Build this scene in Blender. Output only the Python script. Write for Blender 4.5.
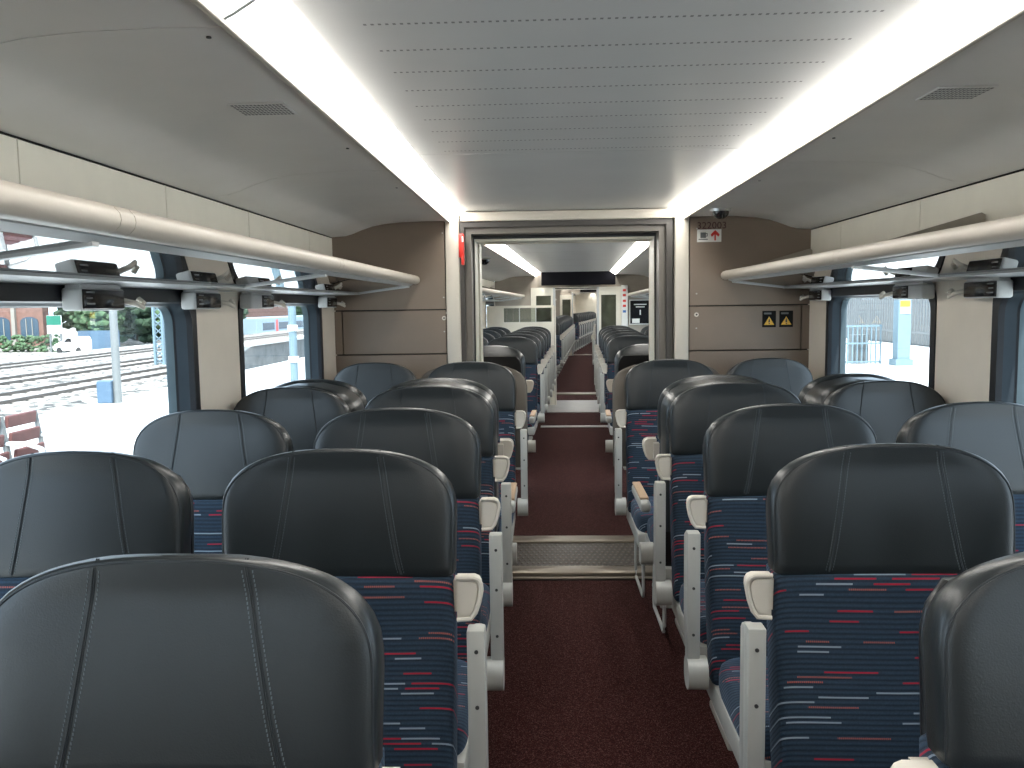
import bpy, bmesh, math, random
from mathutils import Matrix, Vector
random.seed(4)
for o in list(bpy.data.objects): bpy.data.objects.remove(o)
sc = bpy.context.scene
COL = sc.collection
PI = math.pi

# ------------------------------------------------------------------ camera
EYE = Vector((0.0, 0.0, 1.48))
Rv = Vector((0.99923985, 0.03629016, -0.01423884))
Uv = Vector((0.01082905, 0.09248138, 0.99565553))
Fv = Vector((-0.03744933, 0.99505287, -0.0920181))
cd = bpy.data.cameras.new('camera'); cam = bpy.data.objects.new('camera', cd); COL.objects.link(cam)
cd.sensor_width = 36; cd.lens = 36 * 850 / 1024; cd.clip_start = 0.02; cd.clip_end = 600
M = Matrix.Identity(4)
for i in range(3):
    M[i][0] = Rv[i]; M[i][1] = Uv[i]; M[i][2] = -Fv[i]; M[i][3] = EYE[i]
cam.matrix_world = M
sc.camera = cam
# ------------------------------------------------------------------ world, sun, exposure
w = bpy.data.worlds.new('world'); sc.world = w; w.use_nodes = True
nt = w.node_tree; nt.nodes.clear()
out = nt.nodes.new('ShaderNodeOutputWorld'); bg = nt.nodes.new('ShaderNodeBackground')
sky = nt.nodes.new('ShaderNodeTexSky'); sky.sky_type = 'HOSEK_WILKIE'; sky.turbidity = 6; sky.ground_albedo = 0.5
sky.sun_direction = Vector((0.12, -0.6, 0.8)).normalized()
mixw = nt.nodes.new('ShaderNodeMixRGB'); mixw.inputs[0].default_value = 0.65; mixw.inputs[2].default_value = (0.72, 0.86, 1.0, 1)
nt.links.new(sky.outputs[0], mixw.inputs[1]); nt.links.new(mixw.outputs[0], bg.inputs[0])
bg.inputs[1].default_value = 2.8
nt.links.new(bg.outputs[0], out.inputs[0])
sd = bpy.data.lights.new('sun', 'SUN'); sun = bpy.data.objects.new('sun', sd); COL.objects.link(sun)
sd.energy = 4.5; sd.angle = 0.02; sd.color = (1.0, 0.96, 0.9)
sun.rotation_euler = (math.radians(-38), math.radians(8), 0)
sun.rotation_euler = Vector((0.12, -0.6, 0.8)).normalized().to_track_quat('Z', 'Y').to_euler()
STRIP = 7.5
vs = sc.view_settings; vs.view_transform = 'Standard'; vs.look = 'None'; vs.gamma = 1; vs.use_curve_mapping = False
vs.exposure = 1.2

# ------------------------------------------------------------------ materials
def mat(name, col, rough=0.5, metal=0.0, var=0.06, scale=8, bump=0.0, bscale=200, spec=0.5, coat=0.0, emit=None, es=1.0):
    m = bpy.data.materials.new(name); m.use_nodes = True; t = m.node_tree; b = t.nodes['Principled BSDF']
    b.inputs['Roughness'].default_value = rough; b.inputs['Metallic'].default_value = metal
    b.inputs['Specular IOR Level'].default_value = spec; b.inputs['Coat Weight'].default_value = coat
    tc = t.nodes.new('ShaderNodeTexCoord'); nz = t.nodes.new('ShaderNodeTexNoise'); nz.inputs['Scale'].default_value = scale
    nz.inputs['Detail'].default_value = 3
    t.links.new(tc.outputs['Object'], nz.inputs['Vector'])
    r = t.nodes.new('ShaderNodeValToRGB')
    r.color_ramp.elements[0].position = 0.3; r.color_ramp.elements[1].position = 0.7
    r.color_ramp.elements[0].color = tuple(c * (1 - var) for c in col) + (1,)
    r.color_ramp.elements[1].color = tuple(min(1, c * (1 + var)) for c in col) + (1,)
    t.links.new(nz.outputs['Fac'], r.inputs['Fac']); t.links.new(r.outputs['Color'], b.inputs['Base Color'])
    if bump:
        n2 = t.nodes.new('ShaderNodeTexNoise'); n2.inputs['Scale'].default_value = bscale
        t.links.new(tc.outputs['Object'], n2.inputs['Vector'])
        bp = t.nodes.new('ShaderNodeBump'); bp.inputs['Strength'].default_value = bump; bp.inputs['Distance'].default_value = 0.002
        t.links.new(n2.outputs['Fac'], bp.inputs['Height']); t.links.new(bp.outputs['Normal'], b.inputs['Normal'])
    if emit:
        b.inputs['Emission Color'].default_value = emit + (1,); b.inputs['Emission Strength'].default_value = es
    return m

def glass_mat(name, tint=(0.93, 0.96, 0.97), ior=1.5, rough=0.0, gloss=(1, 1, 1)):
    m = bpy.data.materials.new(name); m.use_nodes = True; t = m.node_tree; t.nodes.clear()
    o = t.nodes.new('ShaderNodeOutputMaterial'); mx = t.nodes.new('ShaderNodeMixShader')
    tr = t.nodes.new('ShaderNodeBsdfTransparent'); tr.inputs[0].default_value = tint + (1,)
    g = t.nodes.new('ShaderNodeBsdfGlossy'); g.inputs['Roughness'].default_value = rough; g.inputs[0].default_value = gloss + (1,)
    fr = t.nodes.new('ShaderNodeFresnel'); fr.inputs[0].default_value = ior
    ge = t.nodes.new('ShaderNodeNewGeometry'); mu = t.nodes.new('ShaderNodeMath'); mu.operation = 'MULTIPLY'; su = t.nodes.new('ShaderNodeMath'); su.operation = 'SUBTRACT'; su.inputs[0].default_value = 1
    t.links.new(ge.outputs['Backfacing'], su.inputs[1]); t.links.new(fr.outputs[0], mu.inputs[0]); t.links.new(su.outputs[0], mu.inputs[1])   # the pane reflects at its outer skin only
    t.links.new(mu.outputs[0], mx.inputs[0]); t.links.new(tr.outputs[0], mx.inputs[1]); t.links.new(g.outputs[0], mx.inputs[2])
    t.links.new(mx.outputs[0], o.inputs[0])
    return m

def fabric_mat():
    m = bpy.data.materials.new('moquette_fabric'); m.use_nodes = True; t = m.node_tree; b = t.nodes['Principled BSDF']
    N = t.nodes.new; L = t.links.new
    b.inputs['Roughness'].default_value = 0.85; b.inputs['Specular IOR Level'].default_value = 0.25
    b.inputs['Sheen Weight'].default_value = 0.15; b.inputs['Sheen Tint'].default_value = (0.5, 0.7, 1, 1)
    tc = N('ShaderNodeTexCoord'); sp = N('ShaderNodeSeparateXYZ'); L(tc.outputs['Object'], sp.inputs[0])
    oi = N('ShaderNodeObjectInfo')
    def mth(op, a, bb=None, c=None):
        n = N('ShaderNodeMath'); n.operation = op
        for i, v in enumerate((a, bb, c)):
            if v is None: continue
            if isinstance(v, (int, float)): n.inputs[i].default_value = v
            else: L(v, n.inputs[i])
        return n.outputs[0]
    # length down the fabric: z on the back, y on the cushion
    s = mth('SUBTRACT', sp.outputs['Z'], mth('MULTIPLY', sp.outputs['Y'], -0.9))
    z = mth('DIVIDE', mth('ADD', s, 5.0), 0.0115)
    row = mth('FLOOR', z); fr = mth('FRACT', z)
    def wn(x, y):
        c = N('ShaderNodeCombineXYZ'); L(x, c.inputs[0]); L(y, c.inputs[1]); L(oi.outputs['Random'], c.inputs[2])
        n = N('ShaderNodeTexWhiteNoise'); n.noise_dimensions = '3D'; L(c.outputs[0], n.inputs['Vector']); return n
    one = N('ShaderNodeValue'); one.outputs[0].default_value = 7.0
    r1 = wn(row, one.outputs[0])
    u = mth('ADD', mth('DIVIDE', sp.outputs['X'], 0.115), mth('MULTIPLY', r1.outputs['Value'], 20.0))
    cell = mth('FLOOR', u); fu = mth('FRACT', u)
    r2 = wn(row, cell)
    sepc = N('ShaderNodeSeparateColor'); L(r2.outputs['Color'], sepc.inputs[0])
    # segment covers a random share of its cell
    seg = mth('MULTIPLY', mth('GREATER_THAN', sepc.outputs[0], 0.64), mth('LESS_THAN', fu, mth('ADD', mth('MULTIPLY', sepc.outputs[1], 0.6), 0.4)))
    line = mth('LESS_THAN', mth('ABSOLUTE', mth('SUBTRACT', fr, 0.5)), 0.17)
    mask = mth('MULTIPLY', seg, line)
    ramp = N('ShaderNodeValToRGB'); ramp.color_ramp.interpolation = 'CONSTANT'
    e = ramp.color_ramp.elements; e[0].position = 0; e[0].color = (0.30, 0.012, 0.03, 1); e[1].position = 0.36; e[1].color = (0.22, 0.27, 0.32, 1)
    x = e.new(0.68); x.color = (0.38, 0.10, 0.07, 1)
    L(sepc.outputs[2], ramp.inputs[0])
    dots = mth('GREATER_THAN', mth('FRACT', mth('DIVIDE', sp.outputs['X'], 0.004)), 0.45)
    isdot = mth('GREATER_THAN', sepc.outputs[2], 0.68)
    mask = mth('MULTIPLY', mask, mth('MAXIMUM', dots, mth('SUBTRACT', 1.0, isdot)))
    base = N('ShaderNodeValToRGB'); be = base.color_ramp.elements
    be[0].position = 0.0; be[0].color = (0.012, 0.019, 0.031, 1); be[1].position = 0.5; be[1].color = (0.022, 0.043, 0.070, 1)  # rib shading put into the colour: darker between the ribs
    x = be.new(1.0); x.color = (0.012, 0.019, 0.031, 1)
    L(fr, base.inputs[0])
    weave = N('ShaderNodeTexNoise'); weave.inputs['Scale'].default_value = 260; L(tc.outputs['Object'], weave.inputs['Vector'])
    wm = N('ShaderNodeMixRGB'); wm.blend_type = 'MULTIPLY'; wm.inputs[0].default_value = 0.6; L(base.outputs[0], wm.inputs[1])
    wr = N('ShaderNodeValToRGB'); wr.color_ramp.elements[0].color = (0.4, 0.4, 0.4, 1); wr.color_ramp.elements[1].color = (1.6, 1.6, 1.6, 1)
    L(weave.outputs['Fac'], wr.inputs[0]); L(wr.outputs[0], wm.inputs[2])
    mx = N('ShaderNodeMixRGB'); L(mask, mx.inputs[0]); L(wm.outputs[0], mx.inputs[1]); L(ramp.outputs[0], mx.inputs[2])
    L(mx.outputs[0], b.inputs['Base Color'])
    bp = N('ShaderNodeBump'); bp.inputs['Strength'].default_value = 0.6; bp.inputs['Distance'].default_value = 0.001
    L(mth('SINE', mth('MULTIPLY', fr, PI)), bp.inputs['Height']); L(bp.outputs[0], b.inputs['Normal'])
    return m

def carpet_mat():
    m = bpy.data.materials.new('maroon_carpet'); m.use_nodes = True; t = m.node_tree; b = t.nodes['Principled BSDF']
    N = t.nodes.new; L = t.links.new
    b.inputs['Roughness'].default_value = 0.95; b.inputs['Specular IOR Level'].default_value = 0.15
    tc = N('ShaderNodeTexCoord'); v = N('ShaderNodeTexVoronoi'); v.inputs['Scale'].default_value = 330; L(tc.outputs['Object'], v.inputs['Vector'])
    r = N('ShaderNodeValToRGB'); e = r.color_ramp.elements
    e[0].position = 0.1; e[0].color = (0.016, 0.004, 0.004, 1); e[1].position = 0.75; e[1].color = (0.048, 0.012, 0.011, 1)
    x = e.new(0.92); x.color = (0.11, 0.05, 0.045, 1)
    sc_ = N('ShaderNodeSeparateColor'); L(v.outputs['Color'], sc_.inputs[0]); L(sc_.outputs[0], r.inputs[0]); L(r.outputs[0], b.inputs['Base Color'])
    bp = N('ShaderNodeBump'); bp.inputs['Strength'].default_value = 0.6; bp.inputs['Distance'].default_value = 0.002
    L(v.outputs['Distance'], bp.inputs['Height']); L(bp.outputs[0], b.inputs['Normal'])
    return m

def leather_mat(name, col, rough):
    m = mat(name, col, rough, var=0.12, scale=5, spec=0.5, bump=0.14, bscale=420)
    return m

LEA = leather_mat('slate_leather', (0.015, 0.0185, 0.020), 0.31)
SEAM = mat('leather_seam', (0.012, 0.016, 0.019), 0.5)
THREAD = mat('grey_thread', (0.10, 0.12, 0.13), 0.8)
SHELL = mat('black_shell', (0.008, 0.008, 0.009), 0.35)
LEALIT = mat('strip_lit_leather', (0.10, 0.085, 0.068), 0.45)  # leather browned by the strip light, that tint put into the colour
FAB = fabric_mat()
CARPET = carpet_mat()
CREAMP = mat('cream_plastic', (0.58, 0.54, 0.47), 0.35, bump=0.05)
ARMG = mat('grey_cream_metal', (0.42, 0.42, 0.39), 0.35)
SCREW = mat('dark_screw', (0.03, 0.03, 0.03), 0.4)
WALLM = mat('cream_wall_panel', (0.74, 0.67, 0.57), 0.42, var=0.03, bump=0.05)
PILM = mat('pilaster_beige', (0.50, 0.465, 0.40), 0.45, var=.03)
COVE = mat('cream_cove_panel', (0.76, 0.72, 0.62), 0.4, var=0.03)
CEIL = mat('satin_grey_ceiling', (0.50, 0.50, 0.49), 0.30, var=0.04, scale=3)
CEILS = mat('satin_side_ceiling', (0.80, 0.78, 0.75), 0.34, var=0.04, scale=3)
DARK = mat('dark_gap', (0.02, 0.018, 0.016), 0.7)
BROWN = mat('taupe_brown_panel', (0.20, 0.155, 0.118), 0.5, var=0.05, scale=6, bump=0.1)
FRAME = mat('door_frame_taupe', (0.155, 0.14, 0.12), 0.4)
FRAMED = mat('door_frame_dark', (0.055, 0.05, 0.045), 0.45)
RUBBER = mat('black_rubber', (0.006, 0.008, 0.012), 0.4)
REVEALB = mat('blue_grey_reveal', (0.085, 0.12, 0.14), 0.5, spec=0.3)
REVEAL = mat('slate_blue_reveal', (0.035, 0.048, 0.060), 0.7, spec=0.25)
NOSE = mat('rack_nose_beige', (0.50, 0.455, 0.395), 0.38, var=0.02)
ALU = mat('brushed_aluminium', (0.55, 0.56, 0.56), 0.3, metal=0.8)
ALUP = mat('pale_grey_rail', (0.50, 0.51, 0.51), 0.3)
STEELP = mat('sill_metal', (0.30, 0.26, 0.21), 0.35, metal=0.6)
GLASS = glass_mat('window_glass')
RACKG = glass_mat('dark_rack_glass', (0.25, 0.26, 0.27), 1.6)
SCRG = glass_mat('screen_glass', (0.66, 0.69, 0.66), 1.5)
BLACKS = mat('black_screen', (0.006, 0.006, 0.008), 0.15)
TXTG = mat('screen_text_grey', (0.25, 0.26, 0.26), 0.5)
RED = mat('red_plastic', (0.60, 0.03, 0.02), 0.35)
DRED = mat('dark_red_print', (0.05, 0.006, 0.008), 0.5)
WHITE = mat('white_print', (0.75, 0.75, 0.72), 0.5, var=0.02)
YELL = mat('yellow_print', (0.75, 0.42, 0.03), 0.5)
GREYP = mat('grey_print', (0.12, 0.13, 0.13), 0.5)
LIT = mat('lit_diffuser', (0.9, 0.9, 0.88), 0.5, emit=(1.0, 0.965, 0.90), es=STRIP)
TAN = mat('tan_armrest_pad', (0.48, 0.33, 0.21), 0.5)
MESHM = mat('plate_dark', (0.07, 0.06, 0.05), 0.45, metal=0.4)

# ------------------------------------------------------------------ helpers
def link(name, me, parent=None, frame=None, m=None):
    o = bpy.data.objects.new(name, me); COL.objects.link(o)
    if parent: o.parent = parent
    if frame is not None: o.matrix_world = frame
    return o
def finish(bm, name, m, smooth=False, angle=None):
    me = bpy.data.meshes.new(name); bmesh.ops.recalc_face_normals(bm, faces=bm.faces)
    if smooth:
        for f in bm.faces: f.smooth = True
    bm.to_mesh(me); bm.free()
    for k in (m if isinstance(m, (list, tuple)) else [m]): me.materials.append(k)
    if smooth and angle: me.set_sharp_from_angle(angle=math.radians(angle))
    return me
def obj(name, bm, m, parent=None, frame=None, smooth=False, angle=35):
    return link(name, finish(bm, name, m, smooth, angle), parent, frame)
def tag(o, label=None, cat=None, group=None, kind=None):
    if label: o['label'] = label
    if cat: o['category'] = cat
    if group: o['group'] = group
    if kind: o['kind'] = kind
    return o
def empty(name, frame):
    o = bpy.data.objects.new(name, None); COL.objects.link(o); o.empty_display_size = 0.1; o.matrix_world = frame; return o
def T(x, y, z=0): return Matrix.Translation((x, y, z))
def box(bm, x0, x1, y0, y1, z0, z1, bev=0, mi=0, seg=2):
    r = bmesh.ops.create_cube(bm, size=1); vsx = r['verts']
    for v in vsx:
        v.co = Vector(((x0 + x1) / 2 + v.co.x * (x1 - x0), (y0 + y1) / 2 + v.co.y * (y1 - y0), (z0 + z1) / 2 + v.co.z * (z1 - z0)))
    fs = set(f for v in vsx for f in v.link_faces)
    if bev:
        es = list(set(e for v in vsx for e in v.link_edges))
        r = bmesh.ops.bevel(bm, geom=es, offset=bev, segments=seg, affect='EDGES', profile=0.5)
        fs |= set(r['faces'])
    for f in fs:
        if f.is_valid: f.material_index = mi
    return bm
def B(*a, **k):
    bm = bmesh.new(); box(bm, *a, **k); return bm
def prism(bm, pts, a0, a1, axis='y', mi=0):
    """pts 2-D outline extruded along an axis. axis y: pts=(x,z); x: pts=(y,z); z: pts=(x,y)"""
    def P(p, a):
        return {'y': (p[0], a, p[1]), 'x': (a, p[0], p[1]), 'z': (p[0], p[1], a)}[axis]
    A = [bm.verts.new(P(p, a0)) for p in pts]; Bv = [bm.verts.new(P(p, a1)) for p in pts]
    n = len(pts)
    fs = [bm.faces.new(A), bm.faces.new(Bv[::-1])]
    for i in range(n): fs.append(bm.faces.new((A[i], Bv[i], Bv[(i + 1) % n], A[(i + 1) % n])))
    for f in fs: f.material_index = mi
    return bm
def cyl(bm, p, q, r, n=12, r2=None, mi=0, cap=True):
    p = Vector(p); q = Vector(q); d = (q - p); L = d.length
    m = Matrix.Translation((p + q) / 2) @ d.to_track_quat('Z', 'Y').to_matrix().to_4x4()
    rr = bmesh.ops.create_cone(bm, segments=n, radius1=r, radius2=r if r2 is None else r2, depth=L, cap_ends=cap, matrix=m)
    for v in rr['verts']:
        for f in v.link_faces: f.material_index = mi
    return bm
def tube(bm, pts, r, n=6, closed=False, mi=0):
    pts = [Vector(p) for p in pts]; N = len(pts); rings = []
    for i, p in enumerate(pts):
        a = pts[(i - 1) % N] if closed or i > 0 else p; b = pts[(i + 1) % N] if closed or i < N - 1 else p
        d = (b - a).normalized(); up = Vector((0, 1, 0)) if abs(d.y) < 0.9 else Vector((0, 0, 1))
        s = d.cross(up).normalized(); u = s.cross(d)
        rings.append([bm.verts.new(p + r * (math.cos(2 * PI * k / n) * s + math.sin(2 * PI * k / n) * u)) for k in range(n)])
    for i in range(N if closed else N - 1):
        A = rings[i]; C = rings[(i + 1) % N]
        for k in range(n):
            f = bm.faces.new((A[k], A[(k + 1) % n], C[(k + 1) % n], C[k])); f.material_index = mi
    if not closed:
        bm.faces.new(rings[0]); bm.faces.new(rings[-1])
    return bm
def rrect(a0, a1, b0, b1, r, n=6):
    pts = []
    for cx, cy, s in ((a1 - r, b1 - r, 0), (a0 + r, b1 - r, 1), (a0 + r, b0 + r, 2), (a1 - r, b0 + r, 3)):
        for k in range(n + 1):
            t = PI / 2 * (s + k / n); pts.append((cx + r * math.cos(t), cy + r * math.sin(t)))
    return pts
def ring_band(bm, P, Q, mi=0):
    """join two equal loops of 3-D points"""
    A = [bm.verts.new(p) for p in P]; C = [bm.verts.new(p) for p in Q]; n = len(P)
    for i in range(n):
        f = bm.faces.new((A[i], A[(i + 1) % n], C[(i + 1) % n], C[i])); f.material_index = mi
def holed(bm, outer, holes, x0, x1):
    """plate in the y-z plane with holes, thickness x0..x1"""
    def loop(pts, x):
        vs_ = [bm.verts.new((x, p[0], p[1])) for p in pts]; return vs_, [bm.edges.new((vs_[i], vs_[(i + 1) % len(vs_)])) for i in range(len(vs_))]
    for x in (x0, x1):
        es = []
        for l in [outer] + holes: es += loop(l, x)[1]
        bmesh.ops.triangle_fill(bm, use_beauty=True, use_dissolve=False, edges=es)
    for l in [outer] + holes:
        ring_band(bm, [(x0, *p) for p in l], [(x1, *p) for p in l])
    bmesh.ops.remove_doubles(bm, verts=bm.verts, dist=1e-5)
def sec(w, t, yc, z, N=40, n=5.0, taper=1.0):
    """horizontal closed section: half width w, half thickness t"""
    pts = []
    for k in range(N):
        a = 2 * PI * k / N; c, s = math.cos(a), math.sin(a)
        pts.append(Vector((w * math.copysign(abs(c) ** (2 / n), c), yc + t * math.copysign(abs(s) ** (2 / n), s), z)))
    return pts
def loft(bm, secs, mi=0, cap=True):
    R = [[bm.verts.new(p) for p in s] for s in secs]; n = len(secs[0])
    for a, b in zip(R, R[1:]):
        for k in range(n):
            f = bm.faces.new((a[k], a[(k + 1) % n], b[(k + 1) % n], b[k])); f.material_index = mi
    if cap:
        for r in (R[0], R[-1]):
            f = bm.faces.new(r); f.material_index = mi
    return bm
def text_mesh(s, size):
    c = bpy.data.curves.new('t', 'FONT'); c.body = s; c.size = size; c.extrude = 0.0005; c.align_x = 'CENTER'; c.align_y = 'CENTER'; c.resolution_u = 3
    o = bpy.data.objects.new('t', c); COL.objects.link(o)
    dg = bpy.context.evaluated_depsgraph_get(); me = bpy.data.meshes.new_from_object(o.evaluated_get(dg))
    bpy.data.objects.remove(o); bpy.data.curves.remove(c); return me

# ------------------------------------------------------------------ coach frames
CX = 0.147; HW = 1.318
F1 = T(CX, 0)
F2 = T(CX, 5.0) @ Matrix.Rotation(math.radians(-2.5), 4, 'Z') @ T(0, -5.0)
P3 = F2 @ Vector((0, 14.0, 0))
F3 = T(P3.x, P3.y) @ Matrix.Rotation(math.radians(-3.6), 4, 'Z') @ T(0, -14.0)
P4 = F3 @ Vector((0, 25.0, 0))
F4 = T(P4.x, P4.y) @ Matrix.Rotation(math.radians(-7.5), 4, 'Z') @ T(0, -25.0)
ZC = 2.0
SO = {-1: 0.0, 1: 0.028}
PROF = [(1.318, 1.872), (1.24, 1.877), (1.20, 1.888), (1.15, 1.908), (1.09, 1.927), (1.02, 1.940), (0.92, 1.948), (0.80, 1.951), (0.665, 1.950)]
WZ0, WZ1 = 0.72, 1.505
wcount = [0]

def coach(frame, y0, y1, wins, cuts, floor=True, detail=True):
    # floor
    tag(obj('floor', B(-HW, HW, y0, y1, -0.06, 0), CARPET, None, frame), kind='structure')
    # ceiling: dark carrier with centre panels and curved side panels
    bm = bmesh.new()
    prism(bm, [(-HW - .02, 2.10), (HW + .02, 2.10), (HW + .02, 1.90)] + [(x, z + .02) for x, z in PROF] + [(.57, 2.02), (-.57, 2.02)] + [(-x, z + .02) for x, z in PROF[::-1]] + [(-HW - .02, 1.90)], y0, y1)
    ce = tag(obj('ceiling', bm, DARK, None, frame), kind='structure')
    cs = [y0] + [c for c in sorted(cuts) if y0 < c < y1] + [y1]
    for a, b in zip(cs, cs[1:]):
        g = 0.002
        obj('ceiling_panel', B(-.585, .56, a + g, b - g, ZC, ZC + .015, bev=.002, seg=1), CEIL, ce)
        for s in (-1, 1):
            bm = bmesh.new()
            pf = PROF[:-1] + [(.665 - SO[s], 1.950)]
            pts = [(s * x, z) for x, z in pf] + [(s * x, z + .012) for x, z in pf[::-1]]
            prism(bm, pts, a + g, b - g)
            obj('side_ceiling_panel', bm, CEILS, ce, smooth=True, angle=30)
    # walls with window openings
    for s, nm in ((-1, 'wall_left'), (1, 'wall_right')):
        holes = [rrect(a, b, WZ0, WZ1, .075) for a, b in wins]
        bm = bmesh.new(); holed(bm, [(y0, 0), (y1, 0), (y1, 1.60), (y0, 1.60)], holes, s * HW, s * (HW + .03))
        wl = tag(obj(nm, bm, WALLM, None, frame), kind='structure')
        ob = B(s * (HW + .015), s * (HW + .03), y0, y1, 1.59, 1.92); obj('cove_backing', ob, DARK, wl)
        cc = [y0] + [c for c in ((2.65, 3.4, 4.28, 1.9, 1.15, 0.4, -.35) if detail else [y0 + .8 * k for k in range(1, 40)]) if y0 < c < y1] + [y1]; cc.sort()
        for a, b in zip(cc, cc[1:]):
            obj('cove_panel', B(s * HW, s * (HW + .012), a + .0018, b - .0018, 1.60, 1.866, bev=.001, seg=1), COVE, wl)
        for a, b in wins:
            wcount[0] += 1
            wn = 'window_%d' % wcount[0]
            e = .038
            bm = bmesh.new()
            i = rrect(a, b, WZ0, WZ1, .075); o_ = rrect(a - e, b + e, WZ0 - e, WZ1 + .045, .085)
            ring_band(bm, [(s * (HW - .006), *p) for p in i], [(s * (HW - .006), *p) for p in o_])
            ring_band(bm, [(s * (HW - .006), *p) for p in o_], [(s * (HW + .001), *p) for p in o_])
            i2 = rrect(a + .004, b - .004, WZ0 + .004, WZ1 - .004, .072)
            ring_band(bm, [(s * (HW - .006), *p) for p in i], [(s * (HW + .012), *p) for p in i2])
            bmesh.ops.remove_doubles(bm, verts=bm.verts, dist=1e-5)
            wf = tag(obj(wn, bm, RUBBER, None, frame, smooth=True), kind='structure')
            bm = bmesh.new()
            j = rrect(a + .014, b - .014, WZ0 + .012, WZ1 - .010, .066); k = rrect(a + .018, b - .018, WZ0 + .016, WZ1 - .012, .064)
            mm = rrect(a + .024, b - .024, WZ0 + .025, WZ1 - .014, .06)
            ring_band(bm, [(s * (HW + .012), *p) for p in i2], [(s * (HW + .045), *p) for p in j])
            ring_band(bm, [(s * (HW + .045), *p) for p in j], [(s * (HW + .052), *p) for p in k], 2)
            ring_band(bm, [(s * (HW + .052), *p) for p in k], [(s * (HW + .078), *p) for p in mm], 1)
            o2 = rrect(a - .05, b + .05, WZ0 - .05, WZ1 + .05, .06)
            ring_band(bm, [(s * (HW + .078), *p) for p in mm], [(s * (HW + .078), *p) for p in o2])
            bmesh.ops.remove_doubles(bm, verts=bm.verts, dist=1e-5)
            obj('reveal', bm, [REVEAL, REVEALB, RUBBER], wf, smooth=True)
            bm = bmesh.new(); prism(bm, rrect(a + .01, b - .01, WZ0 + .01, WZ1 - .005, .06), s * (HW + .072), s * (HW + .076), 'x')
            obj('glass_pane', bm, GLASS, wf)
    # light strips
    for s in (-1, 1):
        e = empty('ceiling_light', frame)
        where = {F1.to_translation().y: 'above'}.get(0)
        tag(e, LIGHTLAB[(len(LIGHTS))], 'ceiling light'); LIGHTS.append(e)
        n = max(1, round((y1 - y0) / 1.42)); st = (y1 - y0) / n
        if detail: ks = [y0, -1.4, 0.0, 1.40, 2.80, y1 - .05]
        else: ks = [y0 + st * k for k in range(n + 1)] if n < 9 else [y0, y1]
        for a, b in zip(ks, ks[1:]):
            bm = bmesh.new()
            pts = [(.655, 1.950), (.640, 1.958), (.60, 1.982), (.575, 1.996), (.575, 2.004), (.66, 2.004), (.66, 1.950)]
            prism(bm, [(s * x - SO[s], z) for x, z in pts], a + .002, b - .002); obj('diffuser', bm, LIT, e)
        obj('edge_trim', B(min(s * .655, s * .668) - SO[s], max(s * .655, s * .668) - SO[s], y0, y1, 1.938, 1.951, bev=.003), CREAMP, e)
        if detail:
            for y in (1.40, 2.80):
                bm = bmesh.new(); prism(bm, [(s * x - SO[s], z) for x, z in [(.659, 1.944), (.64, 1.953), (.60, 1.977), (.57, 1.992), (.57, 2.0), (.66, 2.0)]], y - .006, y + .006)
                obj('joint_clip', bm, ALUP, e)
    return ce
LIGHTS = []
LIGHTLAB = ['long lit ceiling strip on the left, above the nearest seats', 'long lit ceiling strip on the right, above the nearest seats',
            'left lit ceiling strip seen through the wide doorway', 'right lit ceiling strip seen through the wide doorway',
            'left lit ceiling strip in the far coach beyond the narrow doorway', 'right lit ceiling strip in the far coach beyond the narrow doorway',
            'left lit ceiling strip in the last, furthest coach', 'right lit ceiling strip in the last, furthest coach']
YB = 4.75
W1 = [(-3.3, -2.2), (-1.75, -.6), (-.25, .80), (1.25, 2.79), (3.27, 4.42)]
ce1 = coach(F1, -4.0, YB + .05, W1, [1.45, 2.97, -.1, -1.6])
W2 = [(5.9 + 1.65 * k, 7.05 + 1.65 * k) for k in range(5)]
ce2 = coach(F2, 5.36, 13.95, W2, [7, 8.5, 10, 11.5, 13], detail=False)
W3 = [(15.0 + 1.7 * k, 16.2 + 1.7 * k) for k in range(5)]
ce3 = coach(F3, 14.2, 24.9, W3, [18, 21], detail=False)
W4 = [(26.0 + 1.7 * k, 27.2 + 1.7 * k) for k in range(5)]
ce4 = coach(F4, 25.1, 36.0, W4, [30], detail=False)
tag(obj('wall_back', B(-HW - .1, HW + .1, -4.1, -4.0, 0, 2.1), BROWN, None, F1), kind='structure')
tag(obj('wall_front', B(-HW - .1, HW + .1, 36.0, 36.1, 0, 2.1), COVE, None, F4), kind='structure')

# perforated rows and screws of the ceiling
bm = bmesh.new()
for r in range(10):
    y = 1.45 + .162 * r
    for k in range(70):
        x = -.47 + .94 * k / 69
        v = [bm.verts.new((x + a * .0030, y + b * .0045, ZC - .0006)) for a, b in ((-1, -1), (1, -1), (1, 1), (-1, 1))]; bm.faces.new(v)
tag(obj('perforation', bm, mat('hole_grey', (0.20, 0.20, 0.20), .7), ce1), kind='stuff')
# ceiling vents
for s, lab in ((-1, 'small perforated vent grille in the left side ceiling panel'), (1, 'small perforated vent grille in the right side ceiling panel')):
    bm = B(s * .80 - .065, s * .80 + .065, 1.97, 2.09, 1.9465, 1.950, bev=.001, seg=1)
    v = tag(obj('ceiling_vent', bm, CEILS, None, F1), lab, 'vent')
    bm = bmesh.new()
    for i in range(14):
        for j in range(6):
            box(bm, s * .80 - .06 + i * .0088, s * .80 - .0545 + i * .0088, 1.978 + j * .018, 1.989 + j * .018, 1.946, 1.9472)
    tag(obj('slot', bm, mat('vent_slot', (0.24, 0.24, 0.235), .7), v), kind='stuff')
for x, y in ((-.72, 1.50), (.70, 1.47), (-.72, 2.55), (.70, 2.55), (-.72, 3.4), (.70, 3.4)):
    bm = bmesh.new(); cyl(bm, (x, y, 1.948), (x, y, 1.951), .0045, 10); obj('screw', bm, SCREW, ce1)

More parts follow.
